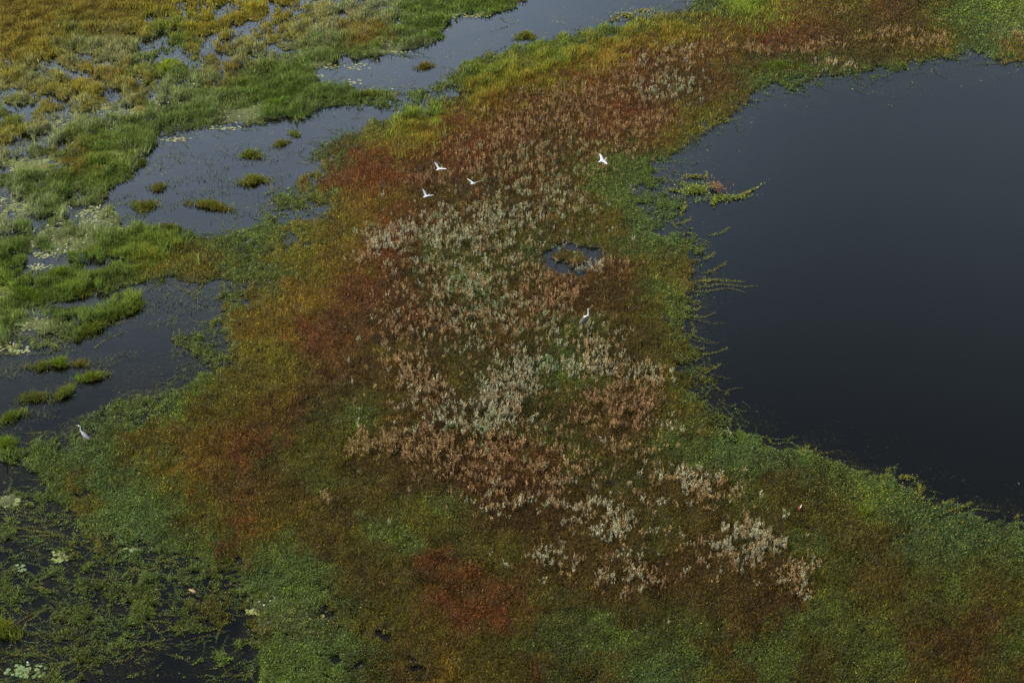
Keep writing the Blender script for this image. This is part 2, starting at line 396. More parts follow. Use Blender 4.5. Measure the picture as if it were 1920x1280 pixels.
wv = np.array([(-S,-S,0),(S,-S,0),(S,S,0),(-S,S,0)], float)
w = link('water', mesh_np('water', wv, 4, np.arange(4), mw)); tag(w, kind='structure')

def gsample(X, Y):   # ground height looked up from the sheet
    fx = (X+62)/.2; fy = (Y-42)/.2
    i0 = int(np.searchsorted(xs, -62+1e-6)); j0 = int(np.searchsorted(ys, 42+1e-6))
    i0 = int(np.argmin(abs(xs+62))); j0 = int(np.argmin(abs(ys-42)))
    return bil(gz, fx+i0, fy+j0)

# ---------------------------------------------------------------- ground cover
KA = 1.0        # plants' reflectance against the palette
def scatter(n_in, n_out):
    u = rng.uniform(0, 1920, n_in); v = rng.uniform(-8, 1290, n_in)
    u2 = rng.uniform(-260, 2180, n_out); v2 = rng.uniform(-130, 1450, n_out)
    k = (u2 < 0) | (u2 > 1920) | (v2 < -8) | (v2 > 1290)
    out = np.r_[np.zeros(n_in), np.ones(k.sum())]
    u = np.r_[u, u2[k]]; v = np.r_[v, v2[k]]
    X, Y = gpos(u, v); return X, Y, out
X, Y, out = scatter(2300000, 300000)
dd, raw = dens(X, Y)
c0, gr = colour(X, Y, 9)
grassn = fbm(X*.5, Y*.5, 77, 3)
isg = (gr + (grassn-.5)*.9) > .5
hole = sstep(.22, .42, fbm(X*4.2, Y*4.2, 78, 2))
keep = (rng.random(len(X)) < dd*(.45+.55*hole))
keep &= rng.random(len(X)) > .93*bil(CV, (gpix(X, Y)[0]-OX)/ST, (gpix(X, Y)[1]-OY)/ST)
# --- creeping mat
m = keep & ~isg
x, y, c, o_, dx = X[m], Y[m], c0[m], out[m], dd[m]
dist = np.sqrt(x*x+y*y+CAM_H**2)
sz = dist*.00104*(1+1.2*o_)
nn = len(x); 
clump = fbm(x*1.7, y*1.7, 41, 2); big = fbm(x*.33, y*.33, 43, 3)
Ln = sz*rng.uniform(.7, 1.7, nn); Wd = Ln*rng.uniform(.30, .5, nn)
flat = np.clip((c[:, 1]-c[:, 0])*30+.4, 0, 1)        # green weeds lie flatter than the red ones
el = rng.uniform(.1, 1.25, nn)*(1-.45*flat)
blade = rng.random(nn) < np.where(c[:, 1] > c[:, 0]*1.02, .10, .34)
Ln = np.where(blade, Ln*2.0, Ln); Wd = np.where(blade, Wd*.42, Wd); el = np.where(blade, rng.uniform(.8, 1.45, nn), el)
z = gsample(x, y) + rng.uniform(0, .10, nn) + (clump-.4)*.10
z = np.maximum(z, .012)
P = leafset(x, y, z, Ln, Wd, rng.uniform(0, 6.283, nn), el, rng.normal(0, .5, nn))
br = np.exp(rng.normal(0, .42, nn))*(.62+.76*clump)*(.72+.56*big)
c = c*br[:, None]*KA
hue = rng.random(nn)
c[hue < .035] *= np.array([1.6, 1.6, 1.3])
c[(hue > .9)] *= np.array([.7, .75, .7])
green = (c[:, 1] > c[:, 0]*.98)
for sel, nm, lab, cat in ((green, 'floating_weed', 'green creeping water weed spread in mats over the marsh and along the pool edges', 'water weed'),
                     (~green, 'red_marsh_weed', 'red, ochre and brown low weed covering the tongue of land between the two waters', 'marsh weed')):
    V, idx = quads(*[q[sel] for q in P])
    o = link(nm, mesh_np(nm, V, 4, idx, M_LEAF, np.repeat(c[sel], 4, 0)))
    tag(o, lab, cat, kind='stuff')
# --- grass
m = keep & isg
u_ = rng.random(len(X)) < 1.0
x, y, c, o_ = X[m], Y[m], c0[m], out[m]; nn = len(x)
dist = np.sqrt(x*x+y*y+CAM_H**2)
cl = fbm(x*.9, y*.9, 51, 3)
h = (.22+.50*sstep(.3, .75, cl))*rng.uniform(.6, 1.25, nn)
wd_ = dist*.00021*(1+1.2*o_)*rng.uniform(.7, 1.4, nn)
az = rng.uniform(0, 6.283, nn); ln = rng.normal(0, .28, (nn, 2)); z = np.maximum(gsample(x, y), -.05)
B = np.stack([x, y, z], 1); s = np.stack([np.cos(az), np.sin(az), np.zeros(nn)], 1)
mid = B + np.stack([ln[:, 0]*h*.35, ln[:, 1]*h*.35, h*.55], 1)
T = B + np.stack([ln[:, 0]*h*1.1, ln[:, 1]*h*1.1, h], 1)
V, idx = quads(B, mid-s*wd_[:, None], T, mid+s*wd_[:, None])
c = c*(np.exp(rng.normal(0, .28, nn))*(.62+.75*cl))[:, None]*KA*np.array([1.58, 1.56, 2.8])
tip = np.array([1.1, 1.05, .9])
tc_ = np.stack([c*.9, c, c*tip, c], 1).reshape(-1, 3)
o = link('marsh_grass', mesh_np('marsh_grass', V, 4, idx, M_GRASS, tc_))
tag(o, 'upright marsh grass in green and straw tones along the far banks', 'grass', kind='stuff')

# --- thin drowned grass standing in streaks in the open left channel
X, Y, out = scatter(300000, 20000)
dn, raw = dens(X, Y); u, v = gpix(X, Y)
st = fbm((X*.94+Y*.34)*.45, (Y*.94-X*.34)*1.1, 121, 3)
nb_ = bil(blur(RAW, 14), (u-OX)/ST, (v-OY)/ST)
m = (dn < .6) & (u < 900) & (v < 900) & (rng.random(len(X)) < sstep(120, 330, v)* sstep(.56, .70, st+.15*nb_+.04*(1-sstep(300, 560, u)))*.5)
x, y = X[m], Y[m]; nn = len(x); dist = np.sqrt(x*x+y*y+CAM_H**2)
h = rng.uniform(.10, .34, nn); az = rng.uniform(0, 6.283, nn); ln = rng.normal(0, .6, (nn, 2)); wd_ = dist*.00016*rng.uniform(.7, 1.4, nn)
B = np.stack([x, y, np.full(nn, -.03)], 1); s = np.stack([np.cos(az), np.sin(az), 0*az], 1)
mid = B+np.stack([ln[:, 0]*h*.35, ln[:, 1]*h*.35, h*.55], 1); T = B+np.stack([ln[:, 0]*h*1.15, ln[:, 1]*h*1.15, h], 1)
V, idx = quads(B, mid-s*wd_[:, None], T, mid+s*wd_[:, None])
cc = lin((104,108,62))*rng.uniform(.5, 1.4, nn)[:, None]
o = link('drowned_grass', mesh_np('drowned_grass', V, 4, idx, M_GRASS, np.repeat(cc, 4, 0)))
tag(o, 'thin olive grass standing in streaks in the shallow water of the left channel', 'grass', kind='stuff')

# --- film of tiny floating leaves between the tufts of the shallow marsh
X, Y, out = scatter(420000, 60000)
dn, raw = dens(X, Y); u, v = warp(X, Y, 1.2); gp = bil(GP, (u-20)/40, (v-20)/40); gg = bil(GG, (u-20)/40, (v-20)/40)
fl = fbm(X*.8, Y*1.1, 71, 3)
m = (rng.random(len(X)) < (.95*gp+.30*gg)*sstep(.30, .55, fl)*sstep(.15, .4, raw)) & (dn < .6)
x, y = X[m], Y[m]; nn = len(x); dist = np.sqrt(x*x+y*y+CAM_H**2)
P = leafset(x, y, np.full(nn, .012)+rng.uniform(0, .01, nn), dist*.0011*rng.uniform(.6, 1.4, nn), dist*.0008*rng.uniform(.6, 1.2, nn), rng.uniform(0, 6.28, nn), rng.uniform(0, .25, nn), rng.normal(0, .1, nn))
V, idx = quads(*P)
cc = (lin((112,118,82))*rng.uniform(.5, 1.3, nn)[:, None]*np.where(rng.random(nn) < .3, .6, 1)[:, None])
o = link('floating_leaf_film', mesh_np('floating_leaf_film', V, 4, idx, M_LEAF, np.repeat(cc, 4, 0)))
tag(o, 'pale film of tiny floating leaves between the grass tufts of the shallow marsh', 'floating leaves', kind='stuff')

# --- drowned weed just under the surface, off the banks and round the tufts
X, Y, out = scatter(650000, 60000)
dn, raw = dens(X, Y); u, v = gpix(X, Y)
nb_ = bil(blur(RAW, 14), (u-OX)/ST, (v-OY)/ST); sn = fbm(X*.5, Y*.8, 81, 4)
left = 1-sstep(700, 1000, u)
m = (dn < .6) & (rng.random(len(X)) < sstep(.0, .45, nb_+.10*left)*sstep(.42, .62, sn+.12*nb_)*.8)
x, y = X[m], Y[m]; nn = len(x); dist = np.sqrt(x*x+y*y+CAM_H**2)
P = leafset(x, y, -rng.uniform(.015, .22, nn), dist*.0016*rng.uniform(.6, 1.6, nn), dist*.0007*rng.uniform(.6, 1.2, nn), (vnoise(x*.2, y*.2, 83)*6+rng.normal(0, .6, nn)), rng.uniform(0, .2, nn), rng.normal(0, .2, nn))
V, idx = quads(*P); cc = lin((150,138,84))*rng.uniform(.5, 1.3, nn)[:, None]
o = link('submerged_weed', mesh_np('submerged_weed', V, 4, idx, M_LEAF, np.repeat(cc, 4, 0)))
tag(o, 'dim brownish weed lying under the water surface off the banks', 'water weed', kind='stuff')

# --- runners: strings of small leaves over the water at the edge of the mat
def strand(x0, y0, a0, n, step, curl, size, col, zz=.015, seed=0, taper=True, per=1, spread=.35):
    r = np.random.default_rng(seed); a = a0; px, py = x0, y0; LX = []; LA = []; S_ = []
    for k in range(n):
        a += curl + r.normal(0, .12); px += math.cos(a)*step; py += math.sin(a)*step
        f = (1-.5*k/n) if taper else 1
        for sgn in (-1, 1)*per:
            LX.append((px, py)); LA.append(a+sgn*(r.uniform(.5, 1.5))); S_.append(size*f*r.uniform(.7, 1.3))
    LX = np.array(LX); LA = np.array(LA); S_ = np.array(S_); nn = len(LA)
    P = leafset(LX[:, 0]+r.normal(0, size*spread, nn), LX[:, 1]+r.normal(0, size*spread, nn), np.full(nn, zz)+r.uniform(0, .03, nn), S_, S_*.5, LA, r.uniform(.02, .6, nn), r.normal(0, .3, nn))
    cc = np.array(col)*np.exp(r.normal(0, .3, nn))[:, None]
    return P, cc
X, Y, out = scatter(95000, 8000)
u, v = gpix(X, Y)
rw = bil(D, (u-OX)/ST, (v-OY)/ST); dn, _ = dens(X, Y); _, gr = colour(X, Y)
near = sstep(.02, .35, bil(RAWB, (u-OX)/ST, (v-OY)/ST))
m = (gr < .45) & (rng.random(len(X)) < .22*near*(rw < .8)*(.10+.90*(rw > .03))*.85) & (dn < .9) & (((u-1072)/68)**2+((v-487)/34)**2 > 1)
Ps = []; Cs = []
for q, (x0, y0) in enumerate(zip(X[m], Y[m])):
    a0 = (vnoise(x0*.10, y0*.10, 61)-.5)*3.2 + rng.normal(0, .35) + (math.pi if rng.random() < .5 else 0)
    ds = math.sqrt(x0*x0+y0*y0+CAM_H**2)
    gcol_ = PLIN['g'] if rng.random() < .6 else (PLIN['y']*.8 if rng.random() < .5 else PLIN['b'])
    P, cc = strand(x0, y0, a0, int(rng.integers(7, 30)), ds*.0007, rng.normal(0, .04), ds*.00095, gcol_*rng.uniform(.6, 1.25), seed=q)
    Ps.append(P); Cs.append(cc)
P = [np.concatenate([p[k] for p in Ps]) for k in range(4)]; C_ = np.concatenate(Cs)
V, idx = quads(*P)
o = link('weed_strands', mesh_np('weed_strands', V, 4, idx, M_LEAF, np.repeat(C_, 4, 0)))
tag(o, 'loose strings of small leaves trailing over the shallow water', 'water weed', kind='stuff')

# --- yellow blossoms dotted on the weed
yc = [(1700,945,130,40,420),(1560,930,140,45,160),(1800,1010,110,40,160),(1500,1000,250,130,120),(1450,860,60,25,60),(620,1170,110,60,110),(380,1140,150,60,110),(180,830,120,30,60),(430,460,60,20,60),(900,1150,300,120,60),(1350,1180,300,80,60),(1280,560,30,150,50),(60,880,60,30,40),(1350,350,60,18,25),(520,420,60,30,40)]
UU = []; 
for cx, cy, rx, ry, k in yc:
    UU.append(np.stack([rng.normal(cx, rx*.6, k), rng.normal(cy, ry*.6, k)], 1))
UU = np.concatenate(UU); x, y = gpos(UU[:, 0], UU[:, 1]); dn, _ = dens(x, y); kk = dn > .3; x, y = x[kk], y[kk]; nn = len(x)
ds = np.sqrt(x*x+y*y+CAM_H**2); s_ = ds*.00050*rng.uniform(.6, 1.3, nn)
P = leafset(x, y, np.maximum(gsample(x, y), 0)+.16, s_, s_, rng.uniform(0, 6.28, nn), rng.uniform(0, .4, nn), rng.normal(0, .2, nn))
V, idx = quads(*P)
o = link('yellow_blossoms', mesh_np('yellow_blossoms', V, 4, idx, M_LEAF, np.repeat(np.array([.62,.44,.05])*np.exp(rng.normal(0,.25,nn))[:, None], 4, 0)))
tag(o, 'tiny yellow blossoms dotted over the green weed at the pool edge', 'blossoms', kind='stuff')

# ---------------------------------------------------------------- dried pale plants
def dry_plant_arrays(seed, tone, hgt):
    r = np.random.default_rng(seed); Vs = []; Fs = []; Cc = []
    tone = np.array(tone)
    ns = int(r.integers(2, 5))
    for s in range(ns):
        bx, by = r.normal(0, .07, 2); lx, ly = r.normal(0, .22, 2); hh = hgt*r.uniform(.5, 1.12)
        # stem: two crossed slim kites
        for a in (0, math.pi/2):
            w_ = np.array([math.cos(a), math.sin(a), 0])*.009
            b = np.array([bx, by, 0.]); t_ = b+np.array([lx*hh, ly*hh, hh])
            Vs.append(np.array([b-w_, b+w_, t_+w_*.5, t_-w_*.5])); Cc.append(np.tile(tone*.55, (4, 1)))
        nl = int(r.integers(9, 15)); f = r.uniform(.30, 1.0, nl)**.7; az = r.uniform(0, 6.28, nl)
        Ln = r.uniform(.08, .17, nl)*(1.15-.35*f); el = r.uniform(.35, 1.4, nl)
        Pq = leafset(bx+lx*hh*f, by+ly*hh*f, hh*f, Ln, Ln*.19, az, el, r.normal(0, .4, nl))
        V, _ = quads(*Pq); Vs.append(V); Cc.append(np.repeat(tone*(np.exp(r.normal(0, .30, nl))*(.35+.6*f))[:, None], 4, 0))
    return np.concatenate(Vs), np.concatenate(Cc)
TONES = dict(t=lin((184,152,102)), w=lin((198,190,152)), s=lin((162,174,124)), p=lin((174,136,98)))
CL = [ # cx, cy, rx, ry, angle, number, tones, phrase
 (1080,205,125,42,-14,190,'tttp','tan patch below the far bank'),(1250,108,75,20,-8,80,'ttw','tan and grey patch by the far bend'),
 (1250,165,60,28,0,80,'tws','greyish patch by the far bend'),(1180,238,80,26,-14,90,'ttt','tan band along the far side of the dark pool'),
 (960,255,60,38,0,60,'ttp','tan patch left of the far band'),(920,300,75,38,0,80,'tts','tan patch between the flying white birds'),
 (1030,305,90,40,-10,110,'tts','tan patch left of the lone flying white bird'),(1050,375,75,42,0,110,'ttsw','tan patch above the round pool'),
 (1150,290,50,25,-20,35,'tt','tan patch under the lone flying white bird'),
 (960,400,70,40,0,90,'tws','grey patch left of the round pool'),(870,275,40,18,0,12,'t','sparse tan stems'),(800,335,60,14,0,26,'tp','sparse tan stems beside the three flying birds'),
 (860,430,110,38,0,190,'wwst','whitish dense patch in the middle left'),(745,452,60,26,0,90,'wwt','whitish patch beside the red weed'),
 (685,482,30,10,0,14,'t','tan stems beside the red weed'),(900,485,105,40,0,120,'wtst','whitish patch left of the round pool'),
 (870,565,110,42,0,130,'wtst','grey patch below the whitish patch'),(1030,545,65,32,0,80,'pttp','pinkish patch below the round pool'),
 (810,610,90,26,0,50,'tp','tan patch left of the standing crane'),(980,600,90,34,0,90,'tsp','tan patch left of the standing crane'),
 (1112,502,24,9,0,18,'tw','tan tuft at the rim of the round pool'),(1165,500,50,12,0,16,'tp','tan stems right of the round pool'),
 (1120,640,48,22,0,40,'tw','tan patch below the crane'),(1130,690,60,24,0,55,'tww','greyish patch below the crane'),
 (748,680,34,24,30,28,'tt','tan patch left of centre'),(790,722,46,32,30,60,'tpw','tan patch left of centre'),
 (950,730,44,50,20,110,'wwwp','whitish patch at the centre'),(900,790,80,26,0,60,'sw','pale green patch below the centre'),
 (1000,690,60,24,0,40,'ws','pale patch right of centre'),(1165,755,75,42,0,100,'pptp','pinkish patch right of centre'),
 (700,830,48,22,-15,36,'t','tan band at lower left of the stems'),(800,835,90,26,0,80,'ttp','tan band below the centre'),
 (880,870,100,36,0,110,'tpp','reddish tan band below the centre'),(985,880,105,46,0,130,'ttp','tan band below the centre'),
 (1190,845,70,20,0,16,'t','sparse tan stems'),(1310,915,75,28,12,100,'ttw','tan patch in the lower right'),
 (1255,800,60,16,0,14,'tw','sparse tan stems near the dark pool'),(940,945,60,28,0,34,'tw','tan patch in the lower middle'),
 (1130,980,62,26,10,66,'tww','pale patch in the lower middle'),(1410,1015,60,30,0,110,'wwt','whitish patch in the lower right'),
 (1345,1062,42,22,0,34,'twp','pale patch in the lower right'),(1050,1055,52,24,15,30,'wt','pale stems in the lower middle'),
 (1180,1090,55,28,0,52,'twp','tan patch in the lower middle'),(1500,1085,38,28,0,50,'wtt','pale patch at the right tip'),
 (1370,95,60,9,-4,34,'tt','tan band on the far bank'),(1440,95,26,7,0,12,'t','tan band on the far bank'),(1540,85,50,12,-10,44,'tt','tan band on the far bank'),
 (1570,122,26,9,0,22,'tw','tan stems at the far pool edge'),(1660,65,46,10,-5,36,'tt','tan band on the far bank'),(1745,75,38,12,0,44,'tt','tan band on the far bank'),
 (1700,90,40,8,0,12,'t','tan stems at the far pool edge'),(612,935,16,8,0,6,'t','lone tan tuft in the green lower left'),
 (1230,705,36,26,0,24,'tw','tan stems near the dark pool'),(1392,905,6,16,0,6,'t','lone upright tan tuft in the lower right'),
 (1905,68,14,9,0,12,'t','tan stems in the far right corner'),(1580,20,20,12,0,7,'t','sparse tan stems on the far bank'),(1258,1172,6,4,0,1,'w','lone pale tuft at the bottom'),
(1120,170,120,40,-14,70,'ttp','tan patch below the far bank'),(1000,220,90,40,0,40,'ttp','tan patch left of the far band'),
 (1190,130,80,20,-10,40,'ttp','tan and grey patch by the far bend'),(850,520,140,50,0,60,'twt','whitish patch left of the round pool'),
 (900,640,170,40,0,70,'tpw','tan patch left of the standing crane'),(860,760,150,50,0,60,'tpw','tan patch left of centre'),(1080,820,150,60,0,60,'tp','tan stems right of the centre'),
 (1090,930,170,50,10,60,'tpw','tan patch in the lower middle'),(1240,1030,150,50,10,40,'tw','pale patch in the lower right'),(930,560,220,330,0,200,'ttpws','scattered stems between the patches')]
plants = []
for (cx, cy, rx, ry, an, k, tn, ph) in CL:
    k = int(k*(2.4 if cy < 850 else 1.75)); a = math.radians(an); q = rng.uniform(0, 1, k)**.5*np.exp(rng.normal(0, .28, k)); th = rng.uniform(0, 6.283, k)
    ex, ey = q*rx*np.cos(th)*1.12, q*ry*np.sin(th)*1.12
    for uu, vv in zip(cx+ex*math.cos(a)-ey*math.sin(a), cy+ex*math.sin(a)+ey*math.cos(a)):
        plants.append((uu, vv, tn[int(rng.integers(len(tn)))], ph))
U = np.array([p[0] for p in plants]); V_ = np.array([p[1] for p in plants])
PX, PY = gpos(U, V_+6)
cn_ = fbm(PX*1.3, PY*1.3, 91, 2); keepp = (rng.random(len(U)) < sstep(.2, .55, cn_)*.95+.05)
order = [i for i in np.argsort(-V_) if keepp[i]]
var = {}
for tn in TONES:
    for k in range(5):
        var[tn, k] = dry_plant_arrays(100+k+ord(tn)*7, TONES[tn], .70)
varme = {}
Vs = []; Cc = []
pz = np.maximum(gsample(PX, PY), 0)
for rank, i in enumerate(order):
    tn, ph = plants[i][2], plants[i][3]; k = int(rng.integers(5)); sc = rng.uniform(.5, 1.08); rz = rng.uniform(0, 6.283)
    if rank < 300:
        if (tn, k) not in varme:
            Vv, Cv = var[tn, k]; varme[tn, k] = mesh_np('dry_plant', Vv, 4, np.arange(len(Vv)), M_DRY, Cv)
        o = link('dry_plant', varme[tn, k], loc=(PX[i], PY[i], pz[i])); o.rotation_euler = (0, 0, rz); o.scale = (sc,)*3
        tag(o, 'pale dried stem among many in the '+ph, 'dry plant', 'dried stems in the '+ph)
    else:
        Vv, Cv = var[tn, k]; ca, sa = math.cos(rz), math.sin(rz)
        R = np.array([[ca, sa, 0], [-sa, ca, 0], [0, 0, 1]])
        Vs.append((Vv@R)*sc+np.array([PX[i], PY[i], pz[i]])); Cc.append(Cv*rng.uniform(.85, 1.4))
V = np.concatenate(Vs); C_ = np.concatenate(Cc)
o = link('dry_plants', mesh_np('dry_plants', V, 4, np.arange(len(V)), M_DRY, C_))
tag(o, 'hundreds of dried tan and whitish leafy stems across the middle of the marsh', 'dry plants', kind='stuff')

# ---------------------------------------------------------------- grass clumps standing in the water
def clump(cx, cy, rx, ry, ang, n, col, hgt, label, name='grass_tuft', group='grass clumps in the water', mat=None):
    r = np.random.default_rng(int(cx*7+cy)); a = math.radians(ang)
    q = np.abs(r.normal(0, .52, n)); th = r.uniform(0, 6.283, n)
    ex, ey = q*rx*np.cos(th), q*ry*np.sin(th)+np.sin(q*np.cos(th)*3+cx)*ry*.35
    x, y = gpos(cx+ex*math.cos(a)-ey*math.sin(a), cy+ex*math.sin(a)+ey*math.cos(a))
    ox, oy = gpos(cx, cy); x = x-ox; y = y-oy
    x += r.normal(0, .10, n); y += r.normal(0, .14, n)
    bunch = fbm((x+ox)*1.6, (y+oy)*1.6, 5, 2); kk = r.random(n) < (.55+.45*sstep(.2, .6, bunch))*.62*np.clip(1.25-.7*q**2, .15, 1); x, y, bunch, q = x[kk], y[kk], bunch[kk], q[kk]; n = len(x)
    ds = math.sqrt(ox*ox+oy*oy+CAM_H**2)
    h = hgt*(.5+.7*bunch)*np.clip(1.15-.5*q, .3, 1.2)*r.uniform(.6, 1.3, n); wd_ = ds*.00020*r.uniform(.7, 1.3, n)
    az = r.uniform(0, 6.283, n); ln = r.normal(0, .48, (n, 2)); h = h*.85
    B = np.stack([x, y, np.full(n, -.03)], 1); s = np.stack([np.cos(az), np.sin(az), 0*az], 1)
    mid = B+np.stack([ln[:, 0]*h*.35, ln[:, 1]*h*.35, h*.55], 1); T = B+np.stack([ln[:, 0]*h*1.15, ln[:, 1]*h*1.15, h], 1)
    V, idx = quads(B, mid-s*wd_[:, None], T, mid+s*wd_[:, None])
    col = lin(col)*TINT*1.25*np.exp(r.normal(0, .28, n))[:, None]*(.75+.5*bunch)[:, None]
    br = r.random(n) < .15; col[br] = lin((120,88,40))*np.exp(r.normal(0, .2, br.sum()))[:, None]
    # drowned root mass that carries the blades
    ns = 12; ss = np.linspace(-1, 1, ns+1); ww = np.sqrt(np.clip(1-ss**2, .02, 1)); sh = np.sin(ss*3+cx)*.35
    def ring(sg):
        ex, ey = ss*rx*1.55, (ww*sg*1.15+sh*.8)*ry
        gx, gy = gpos(cx+ex*math.cos(a)-ey*math.sin(a), cy+ex*math.sin(a)+ey*math.cos(a))
        return np.stack([gx-ox, gy-oy, np.full(ns+1, -.07)], 1)
    lo_, hi_ = ring(1), ring(-1)
    RV = np.stack([lo_[:-1], lo_[1:], hi_[1:], hi_[:-1]], 1).reshape(-1, 3)
    V = np.concatenate([V, RV]); idx = np.arange(len(V))
    col = np.concatenate([np.repeat(col, 4, 0), np.tile(lin((78,70,44)), (len(RV), 1))])
    o = link(name, mesh_np(name, V, 4, idx, mat or M_GRASS, col), loc=(float(ox), float(oy), 0))
    tag(o, label, name.replace('_', ' '), group); return o
CLS = [
 (985,70,28,7,0,1500,(98,106,44),.45,'olive grass clump at the near bank of the far channel'),
 (795,126,22,7,0,1100,(92,92,40),.4,'round olive clump standing alone in the far channel with a trailing strand'),
 (816,68,18,6,0,1200,(88,112,36),.5,'green grass tip with dark base jutting into the far channel'),
 (470,293,30,7,0,1400,(88,102,36),.45,'green clump in the middle of the left channel, below a smaller clump'),
 (552,252,12,4,0,500,(96,112,36),.4,'smallest bright green clump in the left channel'),
 (528,270,22,5,-20,700,(94,98,44),.35,'olive clump sloping up to the smallest clump of the left channel'),
 (475,341,42,8,0,1900,(96,104,36),.5,'green and ochre clump touching the weed on the right bank of the left channel'),
 (395,388,62,8,6,2400,(92,98,38),.45,'long olive and ochre clump stretching along the left channel'),
 (272,385,34,13,0,1900,(88,98,38),.45,'broad green clump at the left end of the long olive clump'),
 (298,352,24,8,0,800,(86,94,42),.4,'dull green clump above the broad green clump'),
 (262,308,22,8,0,1100,(80,92,40),.45,'dark green clump at the lily bank of the left channel'),
 (320,430,42,7,0,1200,(78,90,40),.4,'thin dark green clump below the long olive clump'),
 (690,180,80,5,-6,2400,(92,104,44),.4,'long grassy bar crossing between the far and the left channel'),
 (517,195,26,13,0,2200,(88,124,40),.6,'bright green tussock beside the lily pads at the head of the left channel'),
 (318,127,30,12,0,2600,(122,140,34),.6,'bright yellow-green tussock in the shallow far left marsh'),
 (228,511,62,8,-10,2600,(92,112,34),.55,'green grass bar with brown base above the lower left channel'),
 (270,470,36,14,0,2200,(90,116,36),.5,'rounded green clump above the grass bar'),
 (245,575,32,14,-30,2200,(88,112,34),.55,'bright green clump pointing up into the lower left channel'),
 (185,612,66,8,-25,2200,(84,100,38),.5,'sloping grass bar running down from the bright clump'),
 (145,548,44,10,-8,1800,(90,102,36),.45,'ochre-flecked green clump left of the lower channel'),
 (78,688,40,5,0,1100,(84,98,40),.4,'left part of the thin green bar alone in the lower channel'),
 (112,684,18,6,0,1100,(90,114,36),.5,'bright middle tuft of the thin green bar in the lower channel'),
 (150,684,26,3,0,400,(96,98,46),.35,'thin straw end of the green bar in the lower channel'),
 (172,708,38,6,-6,1900,(94,114,38),.5,'bright clump with dark base sloping down the lower channel'),
 (120,738,36,6,-38,1100,(84,98,42),.45,'olive bar continuing from the bright sloping clump'),
 (62,748,44,10,-12,1500,(80,92,42),.4,'dull olive clump in the lower left channel near the frame'),
 (22,782,34,8,-14,1500,(88,108,36),.45,'green clump above the left corner tussock'),
 (8,835,26,14,0,2200,(88,116,34),.6,'bright green tussock at the left edge beside the heron'),
 (12,1184,32,14,0,2000,(90,104,34),.6,'yellow-green tussock in the lower left corner'),
 (1462,128,60,9,0,2600,(80,104,34),.5,'dense green tussock on the near bank of the far side of the dark pool'),
 (1616,960,16,7,0,500,(88,104,34),.45,'small yellow-green tuft in the green weed by the dark pool'),
 (128,19,14,4,0,500,(48,60,28),.6,'small dark green bush in the ochre grass of the far left corner'),
 (132,41,10,3,0,350,(38,36,24),.5,'small near-black bush in the ochre grass of the far left corner'),
 (50,555,44,14,0,2200,(84,112,34),.55,'green tussock at the left edge between lily patches'),
 (110,515,40,10,0,1800,(88,108,36),.5,'green clump below the white lilies'),
 (170,475,36,7,0,1200,(82,96,38),.4,'dark olive clump right of the white lilies'),
]
for c in CLS: clump(*c)

# ---------------------------------------------------------------- weed runners one can tell apart
RUN = [((1318,488),(1346,474)),((1322,512),(1368,492)),((1312,528),(1394,519)),((1308,540),(1418,527)),((1300,548),(1403,552)),
 ((1285,566),(1307,569)),((1285,582),(1321,576)),((1290,596),(1349,598)),((1285,635),(1329,612)),((1290,668),(1364,646)),((1320,700),(1355,680)),
 ((1268,420),(1310,418)),((1330,442),(1382,438)),((1478,856),(1511,826)),((1496,850),(1526,840)),((1530,868),(1608,871)),((1556,898),(1579,876)),
 ((1590,896),(1626,882)),((1650,900),(1686,883)),((1685,896),(1722,900)),((1715,932),(1739,908)),((1765,946),(1787,936)),((1780,954),(1831,948)),
 ((325,648),(348,616)),((360,550),(330,532)),((385,535),(345,562)),((405,560),(430,525)),((410,598),(380,620)),((412,438),(450,415)),
 ((120,1005),(30,1009)),((100,1000),(10,1000)),((185,1238),(148,1266)),((262,1212),(308,1193)),((345,1172),(292,1186)),((430,1164),(392,1192)),
 ((375,1172),(320,1186)),((520,1230),(441,1259)),((495,1215),(462,1197)),((290,1055),(335,1044)),((335,1056),(265,1060)),((240,1068),(300,1055)),((215,1088),(224,1072)),((100,1140),(8,1168)),((30,1120),(5,1150)),
 ((80,1145),(58,1168)),((110,1140),(105,1160)),((500,385),(560,372)),((495,365),(540,345))]
